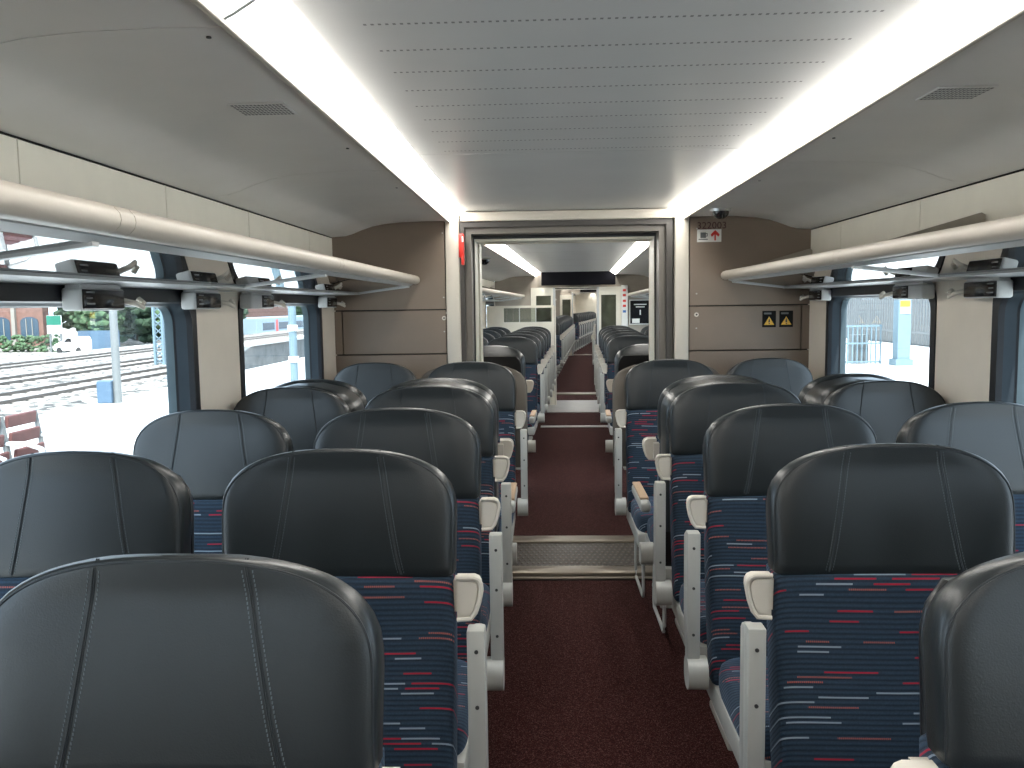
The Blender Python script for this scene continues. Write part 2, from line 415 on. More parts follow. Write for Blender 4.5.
# ------------------------------------------------------------------ bulkhead one (end of the near coach)
wb = empty('wall_end', F1); wb['kind'] = 'structure'
bt = .03
for s in (-1, 1):
    BO = .690 if s < 0 else .662
    # cream pilaster beside the opening
    bm = bmesh.new(); box(bm, min(s * (BO - .082), s * (BO - .005)), max(s * (BO - .082), s * (BO - .005)), YB - .012, YB + .05, 0, 1.985, bev=.008)
    obj('pilaster', bm, PILM, wb, smooth=True)
    g = .0035
    tp = [(x, z) for x, z in PROF if x > .7]
    bm = bmesh.new(); prism(bm, [(s * BO, 1.466), (s * (HW), 1.466)] + [(s * x, z) for x, z in tp] + [(s * BO, 1.951)], YB, YB + bt); obj('upper_panel', bm, BROWN, wb)
    obj('middle_panel', B(min(s * BO, s * 1.272), max(s * BO, s * 1.272), YB, YB + bt, 1.218, 1.459, bev=.002, seg=1), BROWN, wb)
    obj('corner_panel', B(min(s * 1.278, s * HW), max(s * 1.278, s * HW), YB, YB + bt, 1.218, 1.459), BROWN, wb)
    obj('lower_panel', B(min(s * BO, s * HW), max(s * BO, s * HW), YB, YB + bt, 0, 1.211, bev=.002, seg=1), BROWN, wb)
    for (x, z, r) in ((.70, 1.415, .012), (.70, 1.885, .004), (.70, 1.53, .004), (.70, 1.34, .004)):
        bm = bmesh.new(); cyl(bm, (s * x, YB - .006, z), (s * x, YB + .002, z), r, 16); obj('round_lock' if r > .01 else 'screw', bm, CREAMP if r > .01 else ARMG, wb, smooth=True)
        if r > .01:
            bm = bmesh.new(); cyl(bm, (s * x, YB - .008, z), (s * x, YB - .005, z), .005, 10); obj('key_slot', bm, SCREW, wb)
bm = B(-.69, -.675 + .02, YB - .003, YB + .002, 1.437, 1.449); obj('small_plate', bm, CREAMP, wb)
obj('backing', B(-HW, -.62, YB + bt, YB + bt + .02, 0, 1.95), DARK, wb); obj('backing', B(.62, HW, YB + bt, YB + bt + .02, 0, 1.95), DARK, wb)
# header beam over the opening
obj('header_beam', B(-.60, .60, YB - .01, YB + .05, 1.945, 1.997, bev=.006), PILM, wb, smooth=True)
# nested portal
d1 = tag(empty('door_1', F1 @ T(-.022, 0)), kind='structure')
def portal(par, hx, zt, wx, wz, ya, yb, m, nm):
    bm = bmesh.new()
    prism(bm, [(-hx - wx, 0), (-hx - wx, zt + wz), (hx + wx, zt + wz), (hx + wx, 0), (hx, 0), (hx, zt), (-hx, zt), (-hx, 0)], ya, yb)
    bmesh.ops.bevel(bm, geom=[e for e in bm.edges], offset=.003, segments=1, affect='EDGES')
    return obj(nm, bm, m, par)
portal(d1, .562, 1.918, .034, .045, YB + .02, YB + .10, FRAMED, 'outer_seal')
portal(d1, .527, 1.885, .040, .04, YB + .06, YB + .20, FRAME, 'outer_frame')
portal(d1, .522, 1.868, .02, .018, YB + .20, YB + .22, RUBBER, 'rubber_seal')
portal(d1, .518, 1.855, .05, .04, YB + .22, YB + .45, COVE, 'inner_frame')
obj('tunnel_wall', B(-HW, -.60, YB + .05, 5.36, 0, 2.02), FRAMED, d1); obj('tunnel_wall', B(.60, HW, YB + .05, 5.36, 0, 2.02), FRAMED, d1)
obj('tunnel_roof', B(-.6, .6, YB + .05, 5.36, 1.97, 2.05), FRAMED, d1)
# coach two's own end frame
wb2 = tag(empty('wall_end', F2), kind='structure')
for s in (-1, 1):
    obj('end_panel', B(min(s * .545, s * HW), max(s * .545, s * HW), 5.24, 5.36, 0, 1.95), COVE, wb2)
obj('end_header', B(-HW, HW, 5.24, 5.36, 1.86, 2.0), COVE, wb2)
# sill
tag(obj('trim_1', B(-.60, .60, 4.47, 5.3, -.03, .006), DARK, None, F1), kind='structure')
sill = tag(empty('door_sill', F1), 'metal threshold plate with raised mesh across the aisle at the wide doorway', 'threshold')
obj('front_bar', B(-.52, .52, 4.515, 4.64, .006, .03, bev=.006), STEELP, sill, smooth=True)
obj('rear_bar', B(-.52, .52, 5.13, 5.255, .006, .03, bev=.006), STEELP, sill, smooth=True)
obj('edge_bar', B(-.50, .50, 5.275, 5.30, .006, .02, bev=.004), STEELP, sill, smooth=True)
obj('nosing', B(-.52, .52, 4.475, 4.50, .004, .014, bev=.004), STEELP, sill)
pl = obj('plate', B(-.52, .52, 4.64, 5.13, .006, .018), MESHM, sill)
bm = bmesh.new()
for i in range(33):
    for j in range(9):
        x = -.51 + i * .031 + (j % 2) * .0155; y = 4.665 + j * .053
        v = [bm.verts.new(p) for p in ((x - .013, y, .018), (x, y - .02, .018), (x + .013, y, .018), (x, y + .02, .018))]
        u = [bm.verts.new(p) for p in ((x - .008, y, .022), (x, y - .012, .022), (x + .008, y, .022), (x, y + .012, .022))]
        bm.faces.new(u)
        for k in range(4): bm.faces.new((v[k], v[(k + 1) % 4], u[(k + 1) % 4], u[k]))
tag(obj('tread_stud', bm, mat('tread_steel', (.15, .13, .11), .4, metal=.4), pl), kind='stuff')
# things on bulkhead one
lock = [(-.655 + .0, 1.0)]
h = empty('emergency_hammer', F1 @ T(-.592, YB - .03, 1.80)); tag(h, 'red emergency hammer holder on the left post of the wide doorway', 'hammer')
obj('housing', B(-.014, .016, -.025, .01, -.055, .075, bev=.006), RED, h, smooth=True)
obj('handle', B(-.001, .016, -.03, .0, -.095, -.045, bev=.005), RED, h, smooth=True)
obj('pull_ring', B(.004, .013, -.028, -.02, .03, .06, bev=.002), WHITE, h)
cm = empty('camera_dome', F1 @ T(.757, 4.40, 1.951)); tag(cm, 'dark dome security camera under the ceiling right of the doorway', 'camera')
bm = bmesh.new(); cyl(bm, (0, 0, -.012), (0, 0, 0), .050, 24, .053); obj('ring', bm, ALU, cm, smooth=True)
bm = bmesh.new(); bmesh.ops.create_uvsphere(bm, u_segments=24, v_segments=12, radius=.042, matrix=T(0, 0, -.010))
bmesh.ops.delete(bm, geom=[v for v in bm.verts if v.co.z > -.008], context='VERTS'); obj('dome', bm, mat('smoked_dome', (.012, .012, .014), .08, spec=.8), cm, smooth=True)
# coach number and signs
num = link('coach_number', text_mesh('322003', .052), None, F1 @ T(.781, YB - .001, 1.899) @ Matrix.Rotation(PI / 2, 4, 'X') @ Matrix.Diagonal((1.05, 1, 1, 1)))
num.data.materials.append(DRED); tag(num, 'dark red printed coach number 322003 above the white arrow sign', 'number')
sg = obj('arrow_sign', B(-.066, .066, -.002, 0, -.034, .034), WHITE, None, F1 @ T(.767, YB - .0005, 1.845)); tag(sg, 'white sign with grey cup and red up arrow below the coach number', 'sign')
bm = bmesh.new(); prism(bm, [(.010, -.024), (.0, 0)][:0] or [(.028, -.026), (.036, -.026), (.036, .006), (.050, -.006), (.055, .002), (.055, .008), (.032, .030), (.009, .008), (.009, .002), (.014, -.006), (.028, .006)], -.004, -.002)
obj('arrow', bm, RED, sg)
bm = bmesh.new(); box(bm, -.048, -.018, -.004, -.002, -.012, .018); box(bm, -.018, -.010, -.004, -.002, .010, .014); box(bm, -.013, -.009, -.004, -.002, -.002, .014); box(bm, -.018, -.010, -.004, -.002, -.004, 0)
obj('cup', bm, GREYP, sg)
obj('cup_saucer', B(-.058, -.008, -.004, -.002, -.022, -.017), GREYP, sg)
for x, lab in ((1.098, 'black warning sticker with yellow triangle, left of the pair'), (1.191, 'black warning sticker with yellow triangle, right of the pair')):
    s_ = obj('warning_sticker', B(-.037, .037, -.002, 0, -.045, .045), mat('sticker_black', (.012, .012, .012), .8, spec=.15), None, F1 @ T(x, YB - .0005, 1.385)); tag(s_, lab, 'sticker')
    bm = bmesh.new(); prism(bm, [(-.028, -.032), (.028, -.032), (0, .014)], -.004, -.002); tr_ = obj('triangle', bm, YELL, s_)
    bm = bmesh.new(); prism(bm, [(-.004, -.018), (.004, -.018), (.002, .002), (-.002, .002)], -.005, -.0035); box(bm, -.003, .003, -.005, -.0035, -.028, -.022); obj('exclamation_mark', bm, BLACKS, tr_)
    obj('text_line', B(-.028, .012, -.003, -.0015, .026, .036), GREYP, s_)

# ------------------------------------------------------------------ luggage racks
def rack(frame, s, y0, y1, joints, brackets, label, detail=True):
    r = tag(empty('luggage_rack', frame), label, 'luggage rack')
    # nose: rounded beige extrusion in pieces
    pr = [(.838, 1.609), (.830, 1.617), (.827, 1.627), (.829, 1.638), (.838, 1.648), (.852, 1.653), (.875, 1.654), (.885, 1.650), (.885, 1.612), (.87, 1.605), (.85, 1.604)]
    ys = [y0] + joints + [y1]
    for a, b in zip(ys, ys[1:]):
        bm = bmesh.new(); prism(bm, [(s * x, z) for x, z in pr], a + .0012, b - .0012); obj('rack_nose', bm, NOSE, r, smooth=True, angle=40)
    obj('nose_core', B(min(s * .84, s * .88), max(s * .84, s * .88), y0 + .005, y1 - .005, 1.614, 1.644), DARK, r)
    bm = bmesh.new(); prism(bm, [(s * .868, 1.602), (s * .892, 1.592), (s * .892, 1.602), (s * .872, 1.612)], y0, y1); obj('front_rail', bm, ALUP, r)
    bm = bmesh.new(); prism(bm, [(s * 1.165, 1.552), (s * 1.312, 1.545), (s * 1.312, 1.575), (s * 1.165, 1.570)], y0, y1); obj('rear_rail', bm, ALUP, r)
    obj('rail_edge', B(min(s * 1.158, s * 1.165), max(s * 1.158, s * 1.165), y0, y1, 1.559, 1.566), RUBBER, r)
    g = [y0] + brackets + [y1]
    bm = bmesh.new()
    for a, b in zip(g, g[1:]):
        if b - a < .05: continue
        bm = bmesh.new(); prism(bm, [(s * .892, 1.593), (s * 1.16, 1.559), (s * 1.16, 1.565), (s * .892, 1.599)], a + .006, b - .006); obj('glass_shelf', bm, RACKG, r)
    for y in brackets + [y1 - .03]:
        bm = bmesh.new(); prism(bm, [(s * .865, 1.648), (s * .95, 1.664), (s * 1.295, 1.762), (s * 1.308, 1.755), (s * 1.308, 1.585), (s * .90, 1.60)], y - .012, y + .012); obj('bracket', bm, mat('bracket_taupe', (.30, .27, .23), .45) if 'bracket_taupe' not in bpy.data.materials else bpy.data.materials['bracket_taupe'], r)
        bm = bmesh.new(); prism(bm, [(s * .885, 1.596), (s * .885, 1.587), (s * 1.165, 1.553), (s * 1.165, 1.562)], y - .011, y + .011); obj('cross_rail', bm, ALUP, r)
    return r
for s, lab in ((-1, 'overhead luggage rack with beige nose and dark glass shelf, left side windows'), (1, 'overhead luggage rack with beige nose and dark glass shelf, right side windows')):
    rack(F1, s, -3.9, YB - .02, [-1.79, -1.75, -.23, -.19, 1.37, 1.42, 2.87, 2.92], [-1.77, -.21, 1.395, 2.895], lab)
for s, lab in ((-1, 'luggage rack on the left seen through the wide doorway'), (1, 'luggage rack on the right seen through the wide doorway')):
    rack(F2, s, 5.4, 13.9, [7, 8.5, 10, 11.5, 13], [7, 8.5, 10, 11.5, 13], lab)
for s, lab in ((-1, 'luggage rack on the left in the far coach beyond the narrow doorway'), (1, 'luggage rack on the right in the far coach beyond the narrow doorway')):
    rack(F3, s, 14.3, 24.8, [18, 21], [18, 21], lab)

# reservation displays under the rack
def unit(s, ya, yb, near_screen, label):
    u = tag(empty('seat_display', F1 @ T(s * 1.285, (ya + yb) / 2, 1.512)), label, 'display unit')
    L = (yb - ya) / 2
    obj('housing', B(-.025, .025, -L, L, -.030, .026, bev=.008, seg=3), ALUP, u, smooth=True)
    sx = -s
    c = -L * .02 if near_screen else L * .40
    ln = L * (.92 if near_screen else .52)
    bm = B(min(sx * .020, sx * .029), max(sx * .020, sx * .029), c - ln, c + ln, -.026, .022, bev=.004); p = obj('screen', bm, BLACKS, u, smooth=True)
    bm = bmesh.new()
    for k in range(3): box(bm, min(sx * .0285, sx * .0298), max(sx * .0285, sx * .0298), c - ln + .012, c - ln + .05 - .01 * (k % 2), .013 - k * .014, .017 - k * .014)
    obj('screen_line', bm, TXTG, p)
    bm = bmesh.new(); box(bm, -.018, .018, -L + .01, L - .01, .024, .036); obj('mount', bm, ALUP, u)
    # coat hook at the far end of the unit
    bm = bmesh.new(); tube(bm, [(sx * .02, L - .005, -.005), (sx * .045, L + .012, -.012), (sx * .06, L + .026, -.022), (sx * .055, L + .038, -.012), (sx * .04, L + .040, 0)], .008, 8); obj('coat_hook', bm, CREAMP, u, smooth=True)
ordn = {'L': 'on the left wall', 'R': 'on the right wall'}
for s, k in ((-1, 'L'), (1, 'R')):
    for i, (a, b, ns, lb) in enumerate([(2.02, 2.24, True, 'over the near window'), (2.70, 2.92, True, 'on the cream pillar'), (3.23, 3.50, False, 'at the second window'), (4.37, 4.58, True, 'next to the brown bulkhead')]):
        unit(s, a, b, ns, 'black screened display under the rack %s, %s' % (ordn[k], lb))

# ------------------------------------------------------------------ seats
HWID = .245
def yf(z):   # front face of the back
    if z > .93: return -.035 + .035 * ((z - .93) / .26) ** 1.3
    return -.035 - .075 * (.93 - z) / .5
def topz(x):   # crown line of the headrest
    q = min(1, abs(x) / HWID)
    return 1.19 - .38 * x * x - .122 * (1 - max(0, 1 - q ** 3.1) ** (1 / 3.1))
def headw(z):
    zs_ = topz(HWID)
    if z <= zs_: return HWID * (1 - .012 * (zs_ - z) / .1)
    a, b = 0.0, HWID
    for _ in range(40):
        m_ = (a + b) / 2
        if topz(m_) > z: a = m_
        else: b = m_
    return a
def tz(z):   # half depth and centre of the headrest at height z: the rear slopes down from the crest
    k = max(0, min(1, (z - 1.03) / .16)); t = .058 - .047 * k ** 2.2
    if z > 1.186: t -= .006 * (z - 1.186) / .004
    return t, yf(z) + .058 - (.058 - t) * 1.0 + (.004 * (z - 1.186) / .004 if z > 1.186 else 0)
def head_bm(dw=0):
    bm = bmesh.new(); ss = []
    zs = [.926, .932, .95, .98, 1.01, 1.04, 1.065, 1.09, 1.11, 1.13, 1.145, 1.155, 1.163, 1.170, 1.176, 1.181, 1.185, 1.188, 1.1895, 1.1899]
    for z in zs:
        w_ = headw(z) + dw; t, yc = tz(z)
        if z == .926: w_ -= .006; t -= .006
        s = sec(w_, t, yc, z, 64, 7.0)
        for p in s:
            if p.y > yc: p.x *= 1 - .09 * ((p.y - yc) / t)
        for p in s:   # soft bolsters: the centre of the front is a little hollow
            if p.y < yc: p.y += .010 * max(0, 1 - (p.x / HWID) ** 2) * min(1, (1.192 - z) / .05)
        ss.append(s)
    loft(bm, ss); return bm
def fy(x, z):
    w_ = max(headw(z), .02); t, yc = tz(z); q = min(.999, abs(x / w_))
    y = yc - t * (1 - q ** 7.0) ** (1 / 7.0)
    return y + .010 * max(0, 1 - (x / HWID) ** 2) * min(1, (1.192 - z) / .05)
def seam_bm(s):
    bm = bmesh.new()
    if 1:
        for d in (-.0013, .0013):
            pts = []
            for k in range(25):
                z = .935 + (1.186 - .935) * k / 24; x = s * (.134 - .044 * (k / 24) ** .8) + d; pts.append((x, fy(x, z) - .0002, z))
            tube(bm, pts, .0012, 5)
    return bm
def rim_bm():
    bm = bmesh.new(); pts = []
    for k in range(61):
        c = math.cos(PI * k / 60); x = (HWID - .006) * math.copysign(abs(c) ** .6, c)
        pts.append((x, topz(x * HWID / (HWID - .006)) - .0045))
    pts = [(HWID - .006, .935), (HWID - .006, .98)] + pts + [(-HWID + .006, .98), (-HWID + .006, .935)]
    P = [(x, fy(x, z) - .0004, z) for x, z in pts]
    tube(bm, P, .0017, 5); return bm
def stitch_bm():
    bm = bmesh.new()
    for s in (-1, 1):
        for d in (-.0065, .0065):
            for k in range(44):
                z = .938 + .0054 * k; t = min(1, (z - .935) / .251); x = s * (.134 - .044 * t ** .8) + d; y = fy(x, z)
                box(bm, x - .0006, x + .0006, y - .0008, y + .001, z, z + .0034)
    return bm
def back_bm():
    bm = bmesh.new(); ss = []
    for z in (.40, .405, .42, .46, .5, .55, .6, .65, .7, .75, .8, .85, .9, .924, .930):
        w_ = HWID - .008 + .004 * math.sin((z - .4) * 5); t = .056
        if z in (.40, .930): w_ -= .006; t -= .006
        yc = yf(z) + .058
        s = sec(w_, t, yc, z, 48, 6.5)
        for p in s:
            if p.y < yc: p.y += .014 * max(0, 1 - (p.x / HWID) ** 2) * min(1, (.95 - z) / .1) - .016 * math.exp(-((z - .60) / .1) ** 2)
        ss.append(s)
    loft(bm, ss); return bm
def cushion_bm():
    bm = bmesh.new(); ss = []
    # lofted along y by rotating sections: build as z-sections of a rounded slab
    for z, g in ((.40, -.012), (.408, -.004), (.425, 0), (.46, 0), (.478, -.004), (.488, -.014), (.493, -.034), (.494, -.08)):
        s = []
        for p in sec(.236 + g, .215 + g, -.30, z, 40, 6): s.append(p)
        ss.append(s)
    loft(bm, ss); return bm
def shell_bm(dw=0.0, z1=1.115, zb=.33):
    bm = bmesh.new(); ss = []
    for k in range(22):
        z = zb + (z1 - zb) * (k / 21) ** .8
        w_ = (headw(z + .024) if z > 1.0 else HWID) - .022 + dw
        yb_ = yf(max(z, .40)) + .116
        ss.append(sec(max(w_, .03), .014, yb_ + .006 - (.01 if z > 1.13 else 0), z, 32, 4))
    loft(bm, ss); return bm
def cover_bm():
    bm = bmesh.new(); ss = []
    for k in range(24):
        z = .60 + (1.178 - .60) * (k / 23) ** .75
        w_ = (headw(z + .010) if z > .95 else HWID) - .003
        y0_, y1_ = .03, .236 - .04 * max(0, (z - 1.10) / .08) ** 2
        ss.append(sec(max(w_, .05), (y1_ - y0_) / 2, (y0_ + y1_) / 2, z, 40, 8))
    loft(bm, ss); return bm
def handle_outline(s):
    return [(-.010, .928), (.026, .928), (.035, .924), (.040, .916), (.041, .903), (.036, .878), (.028, .855), (.018, .842), (-.010, .840)]
def handle_bm(s):
    bm = bmesh.new(); ex = HWID + .012
    o_ = handle_outline(s)
    cx_, cz_ = .012, .888
    prism(bm, [(s * (ex + x), z) for x, z in [(cx_ + (x - cx_) * .72, cz_ + (z - cz_) * .80) for x, z in o_]], -.031, -.01)
    # thick rolled rim
    tube(bm, [(s * (ex + x), -.030, z) for x, z in o_], .0050, 8)
    prism(bm, [(s * (ex + x), z) for x, z in o_], -.026, .0)
    box(bm, min(s * (HWID - .01), s * (ex + .005)), max(s * (HWID - .01), s * (ex + .005)), -.01, .03, .85, .915)
    return bm
def arm_up_bm(s):
    bm = bmesh.new(); ex = HWID + .024
    box(bm, min(s * (ex + .002), s * (ex + .038)), max(s * (ex + .002), s * (ex + .038)), -.085, -.045, .46, .838, bev=.004)
    box(bm, min(s * (ex + .006), s * (ex + .036)), max(s * (ex + .006), s * (ex + .036)), -.05, .0, .48, .825, bev=.01)
    return bm
def hub_bm(s):
    bm = bmesh.new(); ex = HWID + .006
    pts = rrect(-.115, -.030, .385, .475, .036, 5)
    prism(bm, pts, s * ex, s * (ex + .056), 'x'); 
    bmesh.ops.bevel(bm, geom=[e for e in bm.edges if e.is_boundary or len(e.link_faces) == 2 and abs(e.calc_face_angle(0)) > 1.2], offset=.006, segments=2, affect='EDGES')
    return bm
def screw_bm(s):
    bm = bmesh.new(); ex = HWID + .024 + .021
    for z in (.795, .68, .545):
        cyl(bm, (s * ex, -.0875, z), (s * ex, -.083, z), .0042, 10)
    return bm
ME = {}
def M_(name, bm, m, smooth=True, ang=40): ME[name] = finish(bm, name, m, smooth, ang)
M_('headrest', head_bm(), LEA, ang=80); M_('backrest', back_bm(), FAB, ang=70); M_('cushion', cushion_bm(), FAB, ang=60)
M_('seam', seam_bm(1), SEAM); M_('seam2', seam_bm(-1), SEAM); M_('rear_cover', cover_bm(), LEA, ang=60); M_('rim', rim_bm(), SEAM); M_('stitch', stitch_bm(), THREAD, False); M_('shell', shell_bm(), SHELL, ang=60); M_('wide_shell', shell_bm(.085, 1.155, .62), LEALIT, ang=60)
for s, k in ((1, 'p'), (-1, 'n')):
    M_('handle' + k, handle_bm(s), CREAMP); M_('armup' + k, arm_up_bm(s), ARMG); M_('hub' + k, hub_bm(s), ARMG); M_('screw' + k, screw_bm(s), SCREW)
    bm = bmesh.new(); ex = HWID + .035
    box(bm, s * ex - .022, s * ex + .022, -.47, -.08, .60, .645, bev=.014, seg=3); M_('armdown' + k, bm, ARMG)
    bm = bmesh.new(); box(bm, s * ex - .019, s * ex + .019, -.465, -.14, .642, .655, bev=.005); M_('armpad' + k, bm, TAN)
    bm = bmesh.new(); box(bm, s * (HWID + .001) - .004, s * (HWID + .001) + .004, -.02, .10, .42, .90, bev=.002); M_('side' + k, bm, CREAMP, False)
bm = bmesh.new(); box(bm, -.235, .235, -.50, .05, .33, .402, bev=.012); M_('pan', bm, ARMG)
bm = bmesh.new(); box(bm, -.05, .05, -.34, -.14, 0, .335, bev=.008); box(bm, -.11, .11, -.40, -.08, 0, .03, bev=.008); M_('pedestal', bm, ARMG)
for s, k in ((1, 'p'), (-1, 'n')):
    bm = bmesh.new(); tube(bm, [(s * .20, -.42, .34), (s * .20, -.44, .10), (s * .20, -.42, .07), (s * .20, -.12, .07), (s * .20, -.10, .10), (s * .20, -.10, .34)], .008, 6); M_('loop' + k, bm, ALUP)

def seat(frame, x, y, facing, label, group, aisle=0, arm='up', near=False, wide=False, detail=2, loop=False, sx=1.0, sy=1.0, cover=False):
    """facing -1: towards the camera. aisle: +1 the aisle is on the +x side, -1 on the -x side (0: window seat)"""
    f = frame @ T(x, y) @ (Matrix.Identity(4) if facing < 0 else Matrix.Rotation(PI, 4, 'Z')) @ Matrix.Diagonal((sx, sy, 1, 1))
    e = empty('passenger_seat', f); tag(e, label, 'seat', group)
    a = aisle if facing < 0 else -aisle
    k = 'p' if a > 0 else 'n'
    hd = link('headrest', ME['headrest'], e); link('backrest', ME['backrest'], e); link('seat_cushion', ME['cushion'], e)
    if detail > 1:
        link('headrest_seam', ME['seam'], hd); link('headrest_seam', ME['seam2'], hd); link('headrest_piping', ME['rim'], hd)
    if near: tag(link('stitching', ME['stitch'], hd), kind='stuff')
    link('back_shell', ME['shell'], e); link('seat_pan', ME['pan'], e)
    link('pedestal', ME['pedestal'], e)
    if cover: link('rear_cover', ME['rear_cover'], e)
    if wide: link('rear_shell', ME['wide_shell'], e)
    if aisle:
        link('grab_handle', ME['handle' + k], e); hb = link('armrest_hub', ME['hub' + k], e)
        if arm == 'up':
            u = link('raised_armrest', ME['armup' + k], e)
            if detail > 1: link('screw', ME['screw' + k], u)
        else:
            u = link('lowered_armrest', ME['armdown' + k], e); link('armrest_pad', ME['armpad' + k], u)
        if loop: link('leg_loop', ME['loop' + k], e)
    return e
XL, XLW, XR, XRW = -.577, -1.091, .558, 1.094
rows = [(.965, 'first'), (1.715, 'second'), (2.42, 'third'), (3.10, 'fourth')]
word = {'L': 'left aisle', 'LW': 'left window', 'R': 'right aisle', 'RW': 'right window'}
side = {'L': XL, 'LW': XLW, 'R': XR, 'RW': XRW}
asl = {'L': 1, 'LW': 0, 'R': -1, 'RW': 0}
G1 = 'seats of the near coach'
desc = {'first': 'nearest row, largest in view', 'second': 'second row from the camera', 'third': 'third row from the camera', 'fourth': 'fourth row, backing onto a rearward seat'}
for y, r in rows:
    for k in ('L', 'LW', 'R', 'RW'):
        seat(F1, side[k] + {('first', 'L'): -.014, ('first', 'R'): .004, ('second', 'LW'): -.042, ('third', 'LW'): -.030}.get((r, k), 0), y + (0.0 if k[0] == 'L' else .03 if r == 'first' else .01), -1, '%s seat facing the camera, %s' % (word[k], desc[r]), G1, asl[k], sx=(1 if asl[k] else .95 if k == 'LW' and r != 'fourth' else .91), near=(r in ('first', 'second', 'third')))
for k in ('L', 'LW', 'R', 'RW'):
    seat(F1, side[k], 3.455, 1, '%s seat facing away, back to back with the fourth row' % word[k], G1, asl[k], arm='down', sx=(1 if asl[k] else .91), cover=True, loop=asl[k] != 0)
    dx = {'L': .045, 'R': -.045, 'LW': .05, 'RW': -.07}[k]
    seat(F1, side[k] + dx, 4.44, -1, '%s seat facing the camera in front of the bulkhead and wide doorway' % word[k], G1, asl[k], wide=(asl[k] != 0), loop=asl[k] != 0, sx=(.96 if asl[k] else .92))
ordw = ['first', 'second', 'third', 'fourth', 'fifth', 'sixth', 'seventh', 'eighth', 'ninth', 'tenth', 'eleventh', 'twelfth']
G2 = 'seats of the coach beyond the wide doorway'
for k in ('L', 'LW', 'R', 'RW'):
    seat(F2, side[k], 6.20, 1, 'black backed %s seat facing away just beyond the wide doorway' % word[k], G2, asl[k], arm='down', sx=(1 if asl[k] else .90))
for i in range(6):
    for k in ('L', 'LW', 'R', 'RW'):
        if i == 5 and k == 'LW': pass
        seat(F2, side[k], 7.95 + .74 * i, -1, '%s seat facing the camera, %s of six beyond the wide doorway' % (word[k], ordw[i]), G2, asl[k], detail=1, sx=(1 if asl[k] else .90))
# far seats: one mesh each
bm = bmesh.new()
far_me = {}
for k in ('p', 'n'):
    bm = bmesh.new(); mats = [LEA, FAB, SHELL, ARMG, CREAMP]
    for nm, mi in (('pedestal', 3), ('headrest', 0), ('backrest', 1), ('cushion', 1), ('shell', 2), ('pan', 3), ('handle' + k, 4), ('armup' + k, 3), ('hub' + k, 3)):
        n0 = len(bm.faces); bm.from_mesh(ME[nm]); bm.faces.ensure_lookup_table()
        for f in bm.faces[n0:]: f.material_index = mi
    me = bpy.data.meshes.new('far_seat'); bm.to_mesh(me); bm.free()
    for m in mats: me.materials.append(m)
    far_me[k] = me
def far_seat(frame, x, y, k, label, group):
    o = link('passenger_seat', far_me['p' if k[0] == 'L' else 'n'], None, frame @ T(x, y) @ Matrix.Diagonal((1 if abs(x) < .8 else .9, 1, 1, 1))); tag(o, label, 'seat', group)
for i in range(12):
    for k in ('L', 'LW', 'R', 'RW'):
        far_seat(F3, side[k], 15.6 + .76 * i, k, 'distant %s seat, %s row beyond the narrow doorway' % (word[k], ordw[i]), 'distant seats beyond the narrow doorway')
for i in range(11):
    for k in ('L', 'R'):
        far_seat(F4, side[k], 26.6 + .78 * i, k, 'tiny %s seat, %s row of the furthest coach' % (word[k], ordw[i]), 'tiny seats in the furthest coach')

# ------------------------------------------------------------------ coach two fittings and the narrow doorway
pt = [(-HW, 1.872)]
def bulk(frame, y, hx, zt, nm):
    wl = tag(empty(nm, frame), kind='structure')
    for s in (-1, 1):
        bm = bmesh.new()
        prism(bm, [(s * (hx + .02), 0), (s * HW, 0)] + [(s * x, z) for x, z in PROF] + [(s * (hx + .02), 1.97)], y, y + .04)
        obj('end_panel', bm, mat('pale_taupe', (.36, .32, .27), .5) if 'pale_taupe' not in bpy.data.materials else bpy.data.materials['pale_taupe'], wl)
        # cream door pocket panel with a glass light
        a, b = hx + .012, .73
        bm = bmesh.new()
        o_ = [(min(s * a, s * b), 0), (max(s * a, s * b), 0), (max(s * a, s * b), 1.74), (min(s * a, s * b), 1.74)]
        g0, g1 = sorted((s * (hx + .06), s * (hx + .30)))
        box(bm, o_[0][0], o_[1][0], y - .04, y + .0, 0, .85); box(bm, o_[0][0], o_[1][0], y - .04, y, 1.63, 1.76)
        box(bm, o_[0][0], g0, y - .04, y, .85, 1.63); box(bm, g1, o_[1][0], y - .04, y, .85, 1.63)
        obj('door_pocket', bm, COVE, wl)
        obj('pocket_glass', B(g0 - .01, g1 + .01, y - .025, y - .015, .84, 1.64), SCRG, wl)
        obj('jamb', B(min(s * (hx - .01), s * (hx + .025)), max(s * (hx - .01), s * (hx + .025)), y - .07, y + .1, 0, zt + .03, bev=.004), ALUP, wl)
    obj('header', B(-.62, .62, y, y + .04, zt, 2.0), bpy.data.materials['pale_taupe'], wl)
    obj('header_trim', B(-hx, hx, y - .06, y + .05, zt - .01, zt + .03), COVE, wl)
    obj('header_gap', B(-hx, hx, y - .065, y - .055, zt + .002, zt + .018), DARK, wl)
    return wl
bulk(F2, 13.90, .345, 1.73, 'wall_end')
bulk(F3, 24.85, .36, 1.80, 'wall_end')
# tunnel between the coaches
for fr, a, b in ((F2, 13.95, 14.25), (F3, 24.9, 25.15)):
    t_ = tag(empty('trim_2', fr), kind='structure')
    for s in (-1, 1): obj('tunnel_wall', B(min(s * .38, s * HW), max(s * .38, s * HW), a, b, 0, 2.0), FRAME, t_)
    obj('tunnel_roof', B(-HW, HW, a, b, 1.82, 2.1), FRAME, t_); obj('tunnel_floor', B(-.5, .5, a, b, -.05, .012), STEELP, t_)
